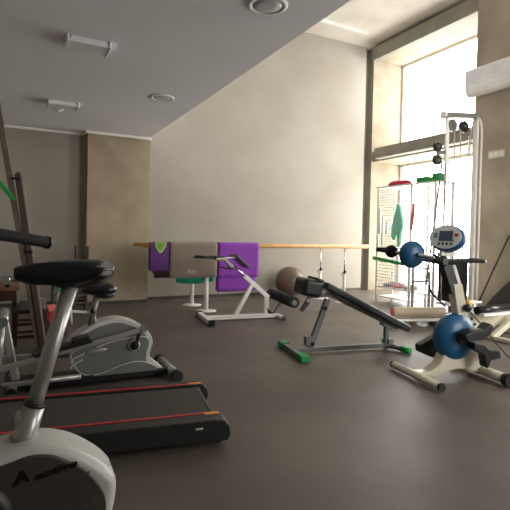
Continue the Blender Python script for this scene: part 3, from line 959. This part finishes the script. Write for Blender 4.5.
o = MB().tube([(RX-.06, 7.05, .865), (RX-.06, 6.22, .80)], .035, 16).build('gymnastic_stick', green)
tag(o, 'thick green exercise bar resting across the rack front', 'exercise bar')
for yy in (7.0, 6.3):
    MB().tube([(RX-.06, yy, .815-.06*(7.0-yy)), (RX, yy, .815-.06*(7.0-yy))], .008, 8).build('hook', steel_white, t)
cols = [lin(176, 72, 88), lin(60, 66, 74), lin(150, 150, 160), lin(190, 150, 150)]
lbs = ['dull red bag on the bottom rack shelf', 'dark folded bag on the bottom rack shelf', 'pale grey bundle on the bottom rack shelf']
for i, (yy, cm) in enumerate(((6.85, 1), (6.60, 0), (6.33, 2))):
    heap('stored_bag', lbs[(1, 0, 2)[i]], 'bag', (6.51, yy, .31), (.16, .12, .07), mat('bag_fabric_%d' % i, cols[cm], .8), 'bags on the rack shelf', i)

# ------------------------------------------------------------------ cable tower
YT = 5.2
t = thing('cable_tower', 'tall white and chrome cable pulley machine beside the concrete wall', 'exercise machine', (0, YT, 0))
MB().beam((5.95, 0, 3.235), (6.80, 0, 3.33), .10, .085).build('top_arm', silver, t, .012)
MB().tube([(5.93, 0, 3.235), (5.985, 0, 3.245)], .055, 18).build('arm_end', steel_white, t)
MB().box((6.72, 0, 1.66), (.05, .08, 3.28)).build('post', steel_white, t, .006)
MB().tube([(6.66, -.05, 3.30), (6.56, -.05, 3.1), (6.44, -.05, 2.0), (6.42, -.05, .30)], .012, 10, 4).build('guide_rod', chrome, t)
MB().tube([(6.68, -.06, 3.30), (6.78, -.06, 3.14), (6.79, -.06, 2.5), (6.80, -.06, .10)], .014, 10, 4).build('outer_tube', steel_white, t)
MB().box((6.045, 0, 2.83), (.075, .035, .74)).build('link_plate', steel_white, t, .01)
for x, z, r_, m_ in ((5.84, 2.73, .075, black), (5.84, 2.52, .08, black), (6.15, 3.10, .10, grey_metal), (6.42, 3.11, .095, black)):
    w_ = MB().lathe((x, .03, z), (0, -1, 0), [(r_*.85, 0), (r_, .008), (r_*.86, .03), (r_, .052), (r_*.85, .06)], 28).build('pulley', m_, t)
    MB().lathe((x, -.03, z), (0, -1, 0), [(.02, 0), (.02, .01)], 12).build('axle', chrome, w_)
MB().beam((5.84, 0, 2.63), (6.03, 0, 2.66), .03, .06).build('pulley_bracket', grey_metal, t, .004)
MB().tube([(5.93, -.02, 2.50), (5.66, -.02, .56)], .014, 10).build('lever_rod', grey_metal, t)
MB().tube([(6.03, 0, 2.48), (6.02, 0, .30)], .018, 10).build('guide_rod', chrome, t)
MB().tube([(6.19, -.02, 3.02), (6.24, -.02, .95)], .009, 8).build('cable', cable_m, t)
MB().tube([(6.33, -.02, 3.05), (6.35, -.02, .95)], .009, 8).build('cable', cable_m, t)
ch = MB()
for i in range(40):
    z = 2.95-i*.05
    ch.ell((6.505-.0009*i, -.04, z), (.017, .008, .022), n=8, m=6)
ch.build('chain', chrome, t)
MB().box((6.28, 0, .62), (.44, .22, .68)).build('weight_stack', black, t, .01)
MB().box((6.28, 0, .24), (.46, .26, .04)).build('stack_base', steel_white, t, .006)
MB().box((6.25, 0, .06), (1.30, .10, .07)).box((5.70, .2, .06), (.09, .5, .07)).box((6.72, 0, .06), (.09, .7, .07)).box((6.28, 0, .15), (.08, .08, .14)).build('base_frame', grey_metal, t, .008)
MB().box((5.50, .10, .42), (.035, .035, .75)).box((5.86, .10, .40), (.035, .035, .70)).box((5.68, .10, .60), (.40, .035, .035)).box((5.68, .10, .80), (.40, .03, .03)).build('side_frame', silver, t, .004)
MB().tube([(5.67, -.06, .56), (5.72, -.08, .44), (5.88, -.10, .30), (6.0, -.10, .22)], .016, 10, 5).build('hose', black, t)
for x_ in (5.45, 5.80):
    MB().box((x_, .02, .12), (.22, .20, .03)).box((x_, .02, .055), (.08, .08, .11)).build('foot_rest', steel_white, t, .006)
    MB().box((x_+.02, .14, .10), (.16, .06, .05)).build('foot_stop', black, t, .006)

# ------------------------------------------------------------------ bolster on a low white platform
t = thing('low_platform', 'low white bench platform under the beige bolster', 'platform', (5.20, 4.97, 0), math.atan2(-.227, .593))
MB().box((0, 0, .085), (.85, .20, .03)).build('deck', steel_white, t, .008)
MB().box((-.3, 0, .035), (.06, .18, .07)).build('foot', black, t)
MB().box((.3, 0, .035), (.06, .18, .07)).build('foot', black, t)
d_ = Vector((.593, -.227, 0)).normalized()
c_ = Vector((5.30, 4.93, 0))
p0 = Vector((4.89, 5.09, .185))
o = MB().tube([p0, p0+d_*.80], .082, 28).build('bolster', beige, None, .01)
tag(o, 'beige cylindrical bolster lying on the low platform', 'bolster')
MB().tube([p0-d_*.006, p0+d_*.004], .075, 28).build('end_cap', pink, o)

# ------------------------------------------------------------------ white leg machine at the right edge
t = thing('leg_machine', 'off-white leg exercise bench with black padded roll at the right edge', 'exercise machine', (5.1, 3.9, 0))
MB().prism([(.0, .33), (.75, .345), (.95, .30), (.95, .16), (.62, .14), (.42, .05), (.18, .04), (.02, .16)], .10, .14).build('side_panel', cream_metal, t, .012)
for x, z in ((.10, .27), (.52, .30), (.16, .19), (.36, .12)):
    MB().lathe((x, .10, z), (0, -1, 0), [(.02, 0), (.02, .01), (0, .013)], 14).build('bolt', black, t)
MB().tube([(.04, -.02, .395), (.66, -.02, .405)], .05, 22).build('roll_pad', black_vinyl, t)
MB().box((.36, .05, .345), (.62, .34, .03)).build('seat_board', steel_white, t, .006)
MB().beam((.90, -.03, .32), (.34, -.03, .03), .06, .075).build('diagonal_beam', cream_metal, t, .008)
MB().beam((.16, .12, .32), (.40, .12, .03), .05, .06).build('front_leg', cream_metal, t, .008)
MB().beam((.34, -.30, .03), (.34, .30, .03), .06, .05, side=(1, 0, 0)).build('front_foot', cream_metal, t, .008)
MB().beam((.95, -.30, .03), (.95, .30, .03), .06, .05, side=(1, 0, 0)).beam((.95, .12, .03), (.90, .12, .3), .05, .06).build('rear_foot', cream_metal, t, .008)
MB().beam((.12, .25, .455), (.42, .25, .45), .12, .025).beam((.3, .2, .35), (.3, .25, .45), .04, .04).build('head_board', steel_white, t, .005)
heap('yellow_toy', 'yellow rubber item on the end of the leg machine', 'rubber item', (5.19, 4.045, .38), (.055, .04, .085), yellow, None, 9)

# ------------------------------------------------------------------ by the right wall
o = MB().tube([(7.02, 5.36, .013), (7.232, 4.90, 1.36)], .013, 12).build('leaning_stick', black)
tag(o, 'thin dark stick leaning on the concrete wall at the right', 'stick')
pr_ = spline([(4.2, .0), (4.2, .86), (4.5, .84), (4.84, .58), (5.05, .36), (5.25, .13), (5.38, .0)], 5)
o = MB().prism(pr_, 7.13, 7.22, lambda a, b, y: Vector((y, a, b))).build('leaning_mat', dark_panel, None, .01)
tag(o, 'large dark curved mat standing against the concrete wall', 'exercise mat')
